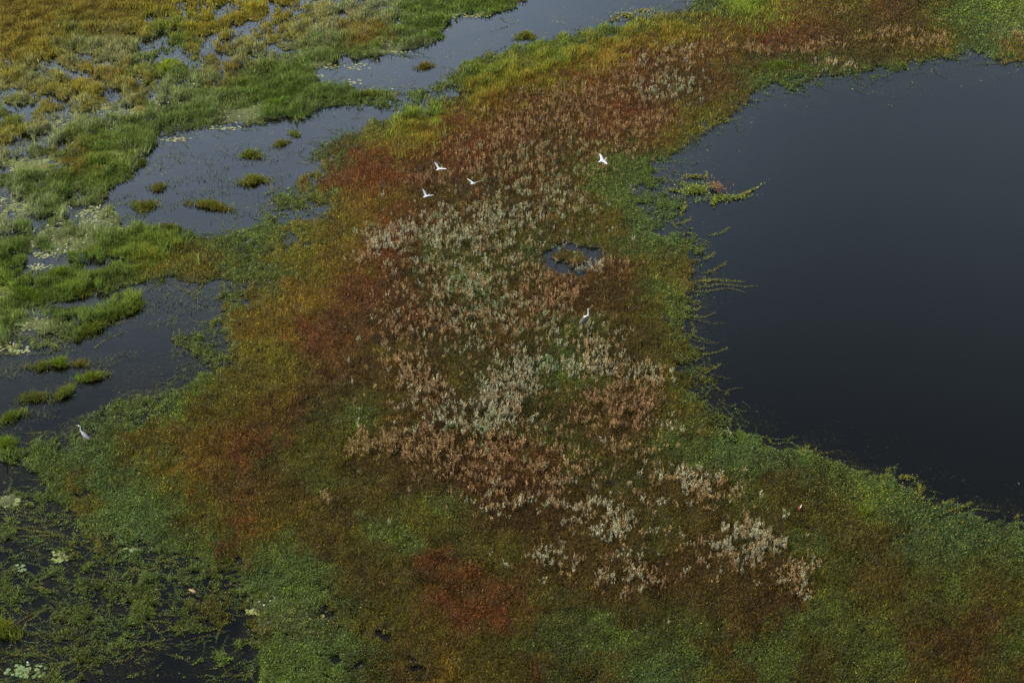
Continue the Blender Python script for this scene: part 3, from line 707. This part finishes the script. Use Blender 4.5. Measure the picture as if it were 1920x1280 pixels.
for q, (p, e_) in enumerate(RUN):
    x0, y0 = map(float, gpos(*p)); x1, y1 = map(float, gpos(*e_))
    ds = math.sqrt(x0*x0+y0*y0+CAM_H**2); dl = math.hypot(x1-x0, y1-y0); step = ds*.0009; n = max(4, int(dl/step))
    cu = (1 if e_[1] < p[1] else -1)*.5/n*(1 if e_[0] > p[0] else -1)
    a0 = math.atan2(y1-y0, x1-x0) - cu*n/2
    rr = random.Random(q)
    colr = (PLIN['g']*.5+PLIN['y']*.55)*rr.uniform(.7, 1.05)
    P, cc = strand(0, 0, a0, n, step, cu, ds*(.0016 if p[0] > 1450 else .0012)*rr.uniform(.75, 1.1), colr, seed=900+q, per=3 if p[0] > 1450 else 2, spread=.75 if p[0] > 1450 else .5)
    V, idx = quads(*P); r_ = link('weed_runner', None, loc=(x0, y0, 0)) if False else bpy.data.objects.new('weed_runner', None)
    COL.objects.link(r_); r_.location = (x0, y0, 0)
    # stem through the leaves
    mids = P[0].reshape(n, -1, 3).mean(1); mids = np.vstack([[0, 0, .015], mids]); d_ = np.diff(mids, axis=0)
    w_ = np.stack([-d_[:, 1], d_[:, 0], 0*d_[:, 0]], 1); w_ /= np.linalg.norm(w_, axis=1)[:, None]+1e-9; w_ *= .014
    A = mids[:-1]; Bm = mids[1:]; SV = np.stack([A-w_, A+w_, Bm+w_, Bm-w_], 1).reshape(-1, 3)
    link('stem', mesh_np('stem', SV, 4, np.arange(len(SV)), M_LEAF, np.tile(lin((96,84,48)), (len(SV), 1))), r_)
    link('foliage', mesh_np('foliage', V, 4, idx, M_LEAF, np.repeat(cc, 4, 0)), r_)
    reg = ('right shore over the dark pool' if p[0] > 1200 and p[1] < 760 else 'lower right shore over the dark pool' if p[0] > 1200 else
           'near left corner over the dark water' if p[1] > 990 else 'right bank of the left channel')
    tag(r_, 'leafy runner, one of several from the '+reg, 'weed runner', 'leafy runners at the '+reg)

# ---------------------------------------------------------------- islet in the dark pool
def leafblob(specs, seed):
    r = np.random.default_rng(seed); Ps = []; Cs = []; ox = oy = None
    for (cx, cy, rx, ry, an, n, col, hz) in specs:
        a = math.radians(an); n = int(n*1.7); q = np.abs(r.normal(0, .6, n)); th = r.uniform(0, 6.283, n)
        ex, ey = q*rx*np.cos(th), q*ry*np.sin(th)
        x, y = gpos(cx+ex*math.cos(a)-ey*math.sin(a), cy+ex*math.sin(a)+ey*math.cos(a))
        if ox is None: ox, oy = map(float, gpos(cx, cy))
        ds = math.sqrt(ox*ox+oy*oy+CAM_H**2)
        kk = r.random(n) < sstep(.35, .6, fbm(x*2.6, y*2.6, 8, 2))+.12; x, y = x[kk], y[kk]; m_ = len(x)
        Ln = ds*.0012*r.uniform(.7, 1.4, m_)
        Ps.append(leafset(x-ox, y-oy, r.uniform(.01, hz, m_), Ln, Ln*.42, r.uniform(0, 6.28, m_), r.uniform(0, 1.1, m_), r.normal(0, .4, m_)))
        Cs.append(lin(col)*TINT*1.35*np.exp(r.normal(0, .32, m_))[:, None])
    V, idx = quads(*[np.concatenate([p[k] for p in Ps]) for k in range(4)])
    return V, idx, np.repeat(np.concatenate(Cs), 4, 0), (ox, oy, 0)
rt = bpy.data.objects.new('weed_islet', None); COL.objects.link(rt)
V, idx, cc, loc = leafblob([(1300,355,34,12,0,1500,(92,104,44),.15),(1360,372,48,6,-4,900,(88,100,44),.1),(1405,360,34,2,-28,230,(104,106,46),.08),
    (1305,332,30,3,5,240,(98,100,46),.1),(1324,332,3,12,10,140,(100,104,46),.12),(1282,392,4,12,20,140,(104,108,48),.08),(1338,380,5,8,0,150,(96,108,40),.1),(1268,358,16,3,0,120,(90,98,48),.06)], 5)
rt.location = loc; link('foliage', mesh_np('foliage', V, 4, idx, M_LEAF, cc), rt)
V, idx, cc, loc2 = leafblob([(1346,357,17,7,0,620,(112,86,70),.45)], 6)
db = link('dead_stems', mesh_np('dead_stems', V, 4, idx, M_DRY, cc), rt); db.location = (loc2[0]-loc[0], loc2[1]-loc[1], 0)
db['label'] = 'brown dead stems'
tag(rt, 'small green weed islet with brown dead stems and curling arms, alone in the dark pool', 'weed islet')
# trailing yellowish raft in the far channel
V, idx, cc, loc = leafblob([(1178,30,34,9,-4,420,(112,116,66),.08),(1150,38,14,4,-20,100,(100,100,60),.06),(1205,20,20,4,0,90,(116,112,64),.06)], 9)
rf = bpy.data.objects.new('weed_raft', None); COL.objects.link(rf); rf.location = loc
link('foliage', mesh_np('foliage', V, 4, idx, M_LEAF, cc), rf)

# ---------------------------------------------------------------- tubes and fused bodies
def tube(path, radii, seg=8, flat=None):
    "lofted tube with closed ends; radii per point (r or (rx, rz))"
    P = [Vector(p) for p in path]; V = []; Fc = []; prev = None
    for i, p in enumerate(P):
        t_ = (P[min(i+1, len(P)-1)]-P[max(i-1, 0)]).normalized()
        ref = Vector((0, 0, 1)) if abs(t_.z) < .92 else Vector((0, 1, 0))
        s = t_.cross(ref).normalized(); u_ = s.cross(t_)
        if prev is not None and s.dot(prev) < 0: s, u_ = -s, -u_
        prev = s
        r = radii[i]; rx, rz = (r, r) if not isinstance(r, tuple) else r
        for k in range(seg):
            a = 2*math.pi*k/seg; V.append(p+s*(rx*math.cos(a))+u_*(rz*math.sin(a)))
    n = len(P)
    for i in range(n-1):
        for k in range(seg):
            Fc.append((i*seg+k, i*seg+(k+1) % seg, (i+1)*seg+(k+1) % seg, (i+1)*seg+k))
    V.append(P[0]); V.append(P[-1])
    for k in range(seg):
        Fc.append((len(V)-2, (k+1) % seg, k)); Fc.append((len(V)-1, (n-1)*seg+k, (n-1)*seg+(k+1) % seg))
    return V, Fc
def join(parts):
    V = []; Fc = []
    for v, f in parts:
        b = len(V); V += [tuple(x) for x in v]; Fc += [tuple(b+i for i in q) for q in f]
    return V, Fc
def pymesh(name, V, Fc, mat, smooth=True):
    me = bpy.data.meshes.new(name); me.from_pydata(V, [], Fc); me.materials.append(mat)
    me.validate(); me.update()
    if smooth: me.polygons.foreach_set('use_smooth', np.ones(len(me.polygons), bool))
    return me
def fused(name, parts, mat, vox):
    V, Fc = join(parts); me = pymesh(name, V, Fc, mat)
    o = bpy.data.objects.new(name, me); COL.objects.link(o)
    md = o.modifiers.new('r', 'REMESH'); md.mode = 'VOXEL'; md.voxel_size = vox
    sm = o.modifiers.new('s', 'SMOOTH'); sm.iterations = 3; sm.factor = .5
    dg = bpy.context.evaluated_depsgraph_get(); m2 = bpy.data.meshes.new_from_object(o.evaluated_get(dg))
    bpy.data.objects.remove(o); m2.name = name
    m2.materials.clear(); m2.materials.append(mat)
    m2.polygons.foreach_set('use_smooth', np.ones(len(m2.polygons), bool)); return m2
def paint(me, fn):
    n = len(me.vertices); co = np.zeros(n*3, np.float32); me.vertices.foreach_get('co', co); co = co.reshape(-1, 3)
    ca = me.color_attributes.new('tint', 'FLOAT_COLOR', 'POINT'); c = np.ones((n, 4), np.float32); c[:, :3] = fn(co); ca.data.foreach_set('color', c.ravel())
M_FEATHER = foliage_mat('plumage', .08, .75, .15)
M_BILLY = plain_mat('bill_yellow', (.62,.42,.12), .4); M_LEGB = plain_mat('leg_black', (.03,.03,.03), .5)
M_LEGO = plain_mat('leg_ochre', (.45,.27,.10), .5); M_RED = plain_mat('red_skin', (.42,.09,.07), .5)
M_BILLP = plain_mat('bill_pale', (.5,.40,.3), .4); M_EYE = plain_mat('eye_black', (.01,.01,.01), .2)
RIGHT = Vector((1,0,0)); UPV = Vector((0,sp,cp)); FWD = Vector((0,cp,-sp))
def ball(c, r, seg=8):
    c = Vector(c); p = [c+Vector((0,0,-r*math.cos(a))) for a in (0.01,.6,1.2,1.9,2.5,3.13)]
    return tube(p, [max(.002, r*math.sin(a)) for a in (0.01,.6,1.2,1.9,2.5,3.13)], seg)

# ---------------------------------------------------------------- flying egrets
def egret(px, alt, head, wl, wr, label, neck=1.0):
    """head/wl/wr: vectors of the head, left and right wing tip from the body, metres"""
    z = alt; x, y = map(float, gpos(px[0], px[1], z))
    rt = bpy.data.objects.new('egret', None); COL.objects.link(rt); rt.location = (x, y, z)
    hd = Vector(head); f = hd.normalized(); up = Vector((0,0,1)); side = f.cross(up).normalized(); up = side.cross(f).normalized()
    parts = [tube([f*-.27, f*-.17, f*-.06, f*.05, f*.13, f*.18], [(.035,.012),(.055,.03),(.075,.06),(.075,.07),(.05,.055),(.02,.02)], 10)]
    nb = f*.13+up*-.01; hp = f*(.13+.17*neck)+up*.04
    parts.append(tube([nb, f*.17-up*.05, f*(.19+.04*neck)-up*.03, f*(.13+.11*neck)+up*.03, hp, hp+f*.045], [.045,.033,.024,.022,.028,.012], 8))
    for w_ in (wl, wr):
        w_ = Vector(w_); root = f*.06+up*.03; el_ = root+w_*.42+f*.035; tip = root+w_
        back = -f
        secs = [(root, .19), (root+w_*.22+f*.02, .185), (el_, .175), (root+w_*.65+f*.02, .15), (root+w_*.85-f*.03, .095), (tip-f*.07, .02)]
        V = []; Fc = []; nrm = w_.cross(f).normalized()
        for p, ch in secs:
            a, b = p+f*.03, p+back*ch
            m1 = a.lerp(b, .3)
            th = .012
            V += [a, m1+nrm*th, b+nrm*.003, b-nrm*.003, m1-nrm*th*.7]
        for i in range(len(secs)-1):
            for k in range(5): Fc.append((i*5+k, i*5+(k+1) % 5, (i+1)*5+(k+1) % 5, (i+1)*5+k))
        Fc.append(tuple(range(5))[::-1]); Fc.append(tuple(range(len(secs)*5-5, len(secs)*5)))
        parts.append((V, Fc))
    me = fused('body', parts, M_FEATHER, .009); paint(me, lambda c: np.tile([.86,.86,.84], (len(c), 1)))
    link('body', me, rt)
    V, Fc = tube([hp+f*.035, hp+f*.08, hp+f*.13], [.011,.008,.002], 6); link('bill', pymesh('bill', [tuple(v) for v in V], Fc, M_BILLY), rt)
    for s in (-1, 1):
        V, Fc = tube([f*-.18+side*.02*s-up*.03, f*-.30+side*.015*s-up*.01, f*-.38+side*.015*s], [.008,.006,.004], 5)
        link('leg', pymesh('leg', [tuple(v) for v in V], Fc, M_LEGB), rt)
    tag(rt, label, 'egret', 'white egrets in flight')
def iv(a, b, c): return RIGHT*a+UPV*b+FWD*c      # a pose vector: right, up, away
egret((823,317), 7, iv(.16,.10,.22), iv(-.28,.44,.08), iv(.50,-.02,-.05), 'white egret in flight, the one over the dark red weed, left wing raised steeply')
egret((887,344), 7, iv(.14,.05,.22), iv(-.38,.29,.08), iv(.46,.13,-.05), 'white egret in flight, rightmost of the close trio, both wings in a shallow V')
egret((799,368), 7, iv(.16,.08,.22), iv(-.22,.44,.08), iv(.46,.04,-.05), 'white egret in flight, lowest of the close trio, over the edge of the tan stems')
egret((1129,301), 7, iv(.28,.13,.12), iv(-.14,.42,.10), iv(.33,-.28,-.10), 'white egret flying alone on the right with its neck reaching forward', 1.2)

# ---------------------------------------------------------------- standing crane
def crane():
    x, y = map(float, gpos(1096, 621)); rt = bpy.data.objects.new('crane', None); COL.objects.link(rt); rt.location = (x, y, .03); rt.scale = (.93, .8, .95)
    rt.rotation_euler = (0, 0, math.radians(40))      # local +x is the way the bird faces
    parts = [tube([(-.50,0,.72),(-.38,0,.80),(-.20,0,.90),(0,0,.99),(.14,0,1.03),(.24,0,1.04)], [(.05,.03),(.11,.08),(.16,.15),(.17,.18),(.13,.14),(.06,.07)], 12),
             tube([(.16,0,1.02),(.27,0,1.10),(.30,0,1.24),(.27,0,1.40),(.25,0,1.54),(.27,0,1.60)], [.10,.075,.05,.042,.036,.04], 10),
             tube([(.24,0,1.59),(.29,0,1.615),(.35,0,1.60),(.38,0,1.59)], [.03,.045,.035,.015], 8),
             tube([(-.30,0,.80),(-.50,0,.66),(-.62,0,.50)], [(.09,.06),(.07,.04),(.02,.02)], 8)]
    for s in (-1, 1): parts.append(tube([(-.02,.08*s,.85),(.0,.09*s,.70),(.01,.08*s,.60)], [.07,.045,.02], 8))
    me = fused('body', parts, M_FEATHER, .014)
    def col(c):
        o = np.tile([.125,.11,.10], (len(c), 1))
        belly = (c[:, 2] < .93+.42*c[:, 0]-.04) | (c[:, 0] < -.48); o[belly] = [.05,.045,.045]
        neck = (c[:, 2] > 1.13) | ((c[:, 0] > .235) & (c[:, 2] > 1.04)); o[neck] = [.80,.78,.72]
        crown = (c[:, 2] > 1.62) & (c[:, 0] < .33); o[crown] = [.22,.24,.27]
        return o
    paint(me, col); link('body', me, rt)
    V, Fc = tube([(.35,0,1.595),(.42,0,1.57),(.50,0,1.535)], [.018,.013,.003], 6); link('bill', pymesh('bill', [tuple(v) for v in V], Fc, M_BILLP), rt)
    V, Fc = tube([(.335,0,1.615),(.37,0,1.60),(.40,0,1.585)], [.033,.032,.012], 8); link('face_skin', pymesh('face_skin', [tuple(v) for v in V], Fc, M_RED), rt)
    for s in (-1, 1):
        V, Fc = tube([(.34,.022*s,1.59),(.345,.03*s,1.54),(.345,.03*s,1.50)], [.012,.012,.004], 6)
        link('wattle', pymesh('wattle', [tuple(v) for v in V], Fc, M_PETAL), rt)
        fx = .06 if s > 0 else -.08
        lg = join([tube([(.01,.08*s,.66),(.0,.08*s,.36),(fx*.4,.08*s,.32),(fx,.08*s,.0)], [.018,.014,.018,.013], 6),
                   tube([(fx,.08*s,.01),(fx+.10,.08*s,.0)], [.010,.005], 5), tube([(fx,.08*s,.01),(fx+.08,.08*s+.06,.0)], [.009,.005], 5), tube([(fx,.08*s,.01),(fx+.08,.08*s-.06,.0)], [.009,.005], 5)])
        link('leg', pymesh('leg', *lg, M_LEGB), rt)
    tag(rt, 'grey crane with white neck and black belly standing among the weeds below the round pool', 'crane')
crane()

# ---------------------------------------------------------------- standing heron
def heron():
    x, y = map(float, gpos(160, 832)); rt = bpy.data.objects.new('heron', None); COL.objects.link(rt); rt.location = (x, y, .02)
    rt.rotation_euler = (0, 0, math.radians(155))
    parts = [tube([(-.36,0,.44),(-.28,0,.50),(-.14,0,.60),(0,0,.70),(.08,0,.77),(.12,0,.82)], [(.03,.02),(.07,.05),(.10,.10),(.10,.11),(.07,.08),(.035,.04)], 12),
             tube([(.08,0,.76),(.15,0,.86),(.17,0,.96),(.14,0,1.06),(.15,0,1.15),(.19,0,1.19)], [.06,.042,.032,.028,.027,.03], 10),
             tube([(.15,0,1.175),(.20,0,1.20),(.26,0,1.19),(.31,0,1.18)], [.02,.032,.027,.012], 8)]
    for s in (-1, 1): parts.append(tube([(-.04,.05*s,.60),(-.03,.05*s,.50),(-.02,.05*s,.42)], [.05,.03,.014], 8))
    me = fused('body', parts, M_FEATHER, .011)
    def col(c):
        o = np.tile([.40,.40,.40], (len(c), 1)); nk = c[:, 2] > .84; o[nk] = [.62,.60,.52]
        hd = c[:, 2] > 1.15; o[hd] = [.80,.80,.78]
        cap = (c[:, 2] > 1.205) & (c[:, 0] < .19); o[cap] = [.08,.08,.09]; return o
    paint(me, col); link('body', me, rt)
    V, Fc = tube([(.29,0,1.182),(.37,0,1.172),(.46,0,1.16)], [.014,.011,.003], 6); link('bill', pymesh('bill', [tuple(v) for v in V], Fc, M_BILLY), rt)
    for s in (-1, 1):
        fx = .03 if s > 0 else -.07
        lg = join([tube([(-.02,.05*s,.46),(-.03,.05*s,.24),(fx,.05*s,.0)], [.014,.012,.009], 6),
                   tube([(fx,.05*s,.01),(fx+.08,.05*s,.0)], [.007,.004], 5), tube([(fx,.05*s,.01),(fx+.06,.05*s+.04,.0)], [.007,.004], 5), tube([(fx,.05*s,.01),(fx+.06,.05*s-.04,.0)], [.007,.004], 5)])
        link('leg', pymesh('leg', *lg, M_LEGO), rt)
    tag(rt, 'grey heron with pale neck standing at the left water edge, bill pointing left', 'heron')
heron()

# ---------------------------------------------------------------- small chestnut water bird
x, y = map(float, gpos(1499, 959)); rt = bpy.data.objects.new('jacana', None); COL.objects.link(rt)
rt.location = (x, y, float(max(0, gsample(np.array([x]), np.array([y]))[0]))+.05); rt.rotation_euler = (0, 0, math.radians(50))
parts = [tube([(-.15,0,.12),(-.08,0,.15),(0,0,.17),(.07,0,.19),(.10,0,.20)], [(.02,.01),(.05,.04),(.06,.06),(.045,.05),(.02,.02)], 10),
         tube([(.06,0,.19),(.10,0,.24),(.11,0,.30),(.15,0,.315)], [.035,.026,.028,.012], 8)]
me = fused('body', parts, M_FEATHER, .008)
paint(me, lambda c: np.where((c[:, 2] > .225)[:, None], [[.75,.74,.70]], [[.26,.06,.025]])); link('body', me, rt)
V, Fc = tube([(.145,0,.315),(.19,0,.305)], [.010,.003], 6); link('bill', pymesh('bill', [tuple(v) for v in V], Fc, plain_mat('bill_blue', (.35,.42,.5), .4)), rt)
for s in (-1, 1):
    V, Fc = join([tube([(0,.03*s,.13),(-.02,.03*s,.07),(.01,.03*s,0)], [.007,.006,.005], 5), tube([(.01,.03*s,.0),(.08,.03*s+.02,.0)], [.004,.003], 4), tube([(.01,.03*s,.0),(.08,.03*s-.02,.0)], [.004,.003], 4)])
    link('leg', pymesh('leg', V, Fc, M_LEGB), rt)
tag(rt, 'small chestnut bird with white head on the green weed near the dark pool', 'jacana')

# ---------------------------------------------------------------- water lilies
def pad_mesh(name, r, col, seed):
    rr = random.Random(seed); n = 14; V = [(0,0,0)]; a0 = rr.uniform(0, 6.28)
    for k in range(n+1):
        a = a0+.22+(2*math.pi-.44)*k/n; q = r*rr.uniform(.93, 1.06); V.append((q*math.cos(a), q*math.sin(a), rr.uniform(.0, .012)))
    idx = []; 
    for k in range(n): idx += [0, k+1, k+2]
    c = np.tile(lin(col), (len(V), 1)); c[0] *= 1.15
    c[1:] *= np.array([rr.uniform(.85, 1.1) for _ in range(n+1)])[:, None]
    return mesh_np(name, np.array(V), 3, idx, M_PAD, c), np.array(V), np.array(idx), c
PADC = [(118,132,84),(128,140,82),(136,142,78),(150,140,84),(100,124,72),(148,126,72)]
pads = [pad_mesh('lily_pad', 1.0, PADC[k % 6], k) for k in range(12)]
AP = []
for (cx, cy, rx, ry, k, cs, ph) in PC:
    for _ in range(k):
        q = random.Random(len(AP)*13+5); a = q.uniform(0, 6.283); r = q.uniform(0, 1)**.6
        AP.append((cx+rx*r*math.cos(a), cy+ry*r*math.sin(a), q.choice(cs) if cs else q.randrange(6), ph, 1.6 if cy == 938 else q.uniform(.7, 1.25)))
AP.sort(key=lambda p: -p[1])
Vs = []; Is = []; Cc = []; nb = 0
for i, (u, v, ci, ph, s) in enumerate(AP):
    x, y = map(float, gpos(u, v)); q = random.Random(i); pm = pads[ci+6*q.randrange(2)]; r = .10*s; rz = q.uniform(0, 6.283)
    if i < 300:
        o = link('lily_pad', pm[0], loc=(x, y, .016+.003*(i % 5))); o.scale = (r,)*3; o.rotation_euler = (q.uniform(-.06, .06), q.uniform(-.06, .06), rz)
        tag(o, 'floating lily pad, one of those '+ph, 'lily pad', 'lily pads '+ph)
    else:
        ca, sa = math.cos(rz), math.sin(rz); R = np.array([[ca, sa, 0], [-sa, ca, 0], [0, 0, 1]])
        Vs.append(pm[1]@R*r+np.array([x, y, .016+.003*(i % 5)])); Is.append(pm[2]+nb); Cc.append(pm[3]); nb += len(pm[1])
o = link('lily_pads', mesh_np('lily_pads', np.concatenate(Vs), 3, np.concatenate(Is), M_PAD, np.concatenate(Cc)))
tag(o, 'pale lily pads floating along the far banks and in the left marsh', 'lily pads', kind='stuff')

def flower_parts():
    V = []; Fc = []
    for ring, (n, el_, r) in enumerate(((8, .35, .075), (7, .85, .06))):
        for k in range(n):
            a = 2*math.pi*(k+.5*ring)/n; d = Vector((math.cos(a)*math.cos(el_), math.sin(a)*math.cos(el_), math.sin(el_)))*r
            s = Vector((-math.sin(a), math.cos(a), 0))*r*.28; b = len(V); m_ = d*.5
            V += [(0,0,.0), tuple(m_-s), tuple(d), tuple(m_+s)]; Fc.append((b, b+1, b+2, b+3))
    V2, F2 = ball((0,0,.03), .018, 6)
    return (V, Fc), ([tuple(v) for v in V2], F2)
(fv, ff), (sv, sf) = flower_parts()
me_p = pymesh('petals', fv, ff, M_PETAL, False); me_s = pymesh('stamens', sv, sf, M_YELLOW)
for i, (u, v) in enumerate(FL):
    x, y = map(float, gpos(u, v)); q = random.Random(i+77)
    r_ = bpy.data.objects.new('water_lily', None); COL.objects.link(r_); r_.location = (x, y, max(.04, float(gsample(np.array([x]), np.array([y]))[0])+.10 if False else .10))
    r_.scale = (q.uniform(.75, 1.15),)*3; r_.rotation_euler = (q.uniform(-.2, .2), q.uniform(-.2, .2), q.uniform(0, 6.28))
    link('petals', me_p, r_); link('stamens', me_s, r_)
    if v > 1200: lab, gp = 'single white water lily on the green pads of the near-left corner', None
    elif v > 1100: lab, gp = 'white water lily, one of the few in the small lower-left group', 'white lilies of the small lower-left group'
    elif v > 590: lab, gp = 'white water lily near the left edge above the lower channel', 'white lilies near the left edge above the lower channel'
    elif v > 360: lab, gp = 'white water lily, one of the many dotted over the left marsh', 'white lilies dotted over the left marsh'
    elif u > 540: lab, gp = 'tiny white water lily on the far bank of the far channel', 'white lilies on the far bank'
    elif u > 400: lab, gp = 'white water lily on the pads at the head of the left channel', 'white lilies at the head of the left channel'
    else: lab, gp = 'tiny white water lily in the shallow far left marsh', 'white lilies in the far left marsh'
    tag(r_, lab, 'water lily', gp)

# ---------------------------------------------------------------- loose odds and ends
x, y = map(float, gpos(361, 1108)); V, Fc = tube([(-.22,.12,.0),(-.12,.07,.02),(0,0,.035),(.12,-.08,.02),(.22,-.14,0)], [.02,.06,.09,.075,.02], 8)
o = link('driftwood', pymesh('driftwood', [tuple(v) for v in V], Fc, plain_mat('wet_wood', (.34,.22,.11), .5, .4, .3, 12)), loc=(x, y, .0))
tag(o, 'tan oblong piece of wood lying in the dark water among the near-left weed', 'driftwood')
x, y = map(float, gpos(1146, 37)); x1, y1 = map(float, gpos(1172, 25))
V, Fc = tube([(0,0,.0),((x1-x)*.5,(y1-y)*.45,.12),(x1-x,y1-y,.05)], [.04,.03,.015], 6)
o = link('stick', pymesh('stick', [tuple(v) for v in V], Fc, plain_mat('dark_wood', (.06,.045,.03), .8)), parent=rf, loc=(x-rf.location.x, y-rf.location.y, .02))
tag(rf, 'sparse yellowish weed raft with a dark stick in the far channel', 'weed raft')
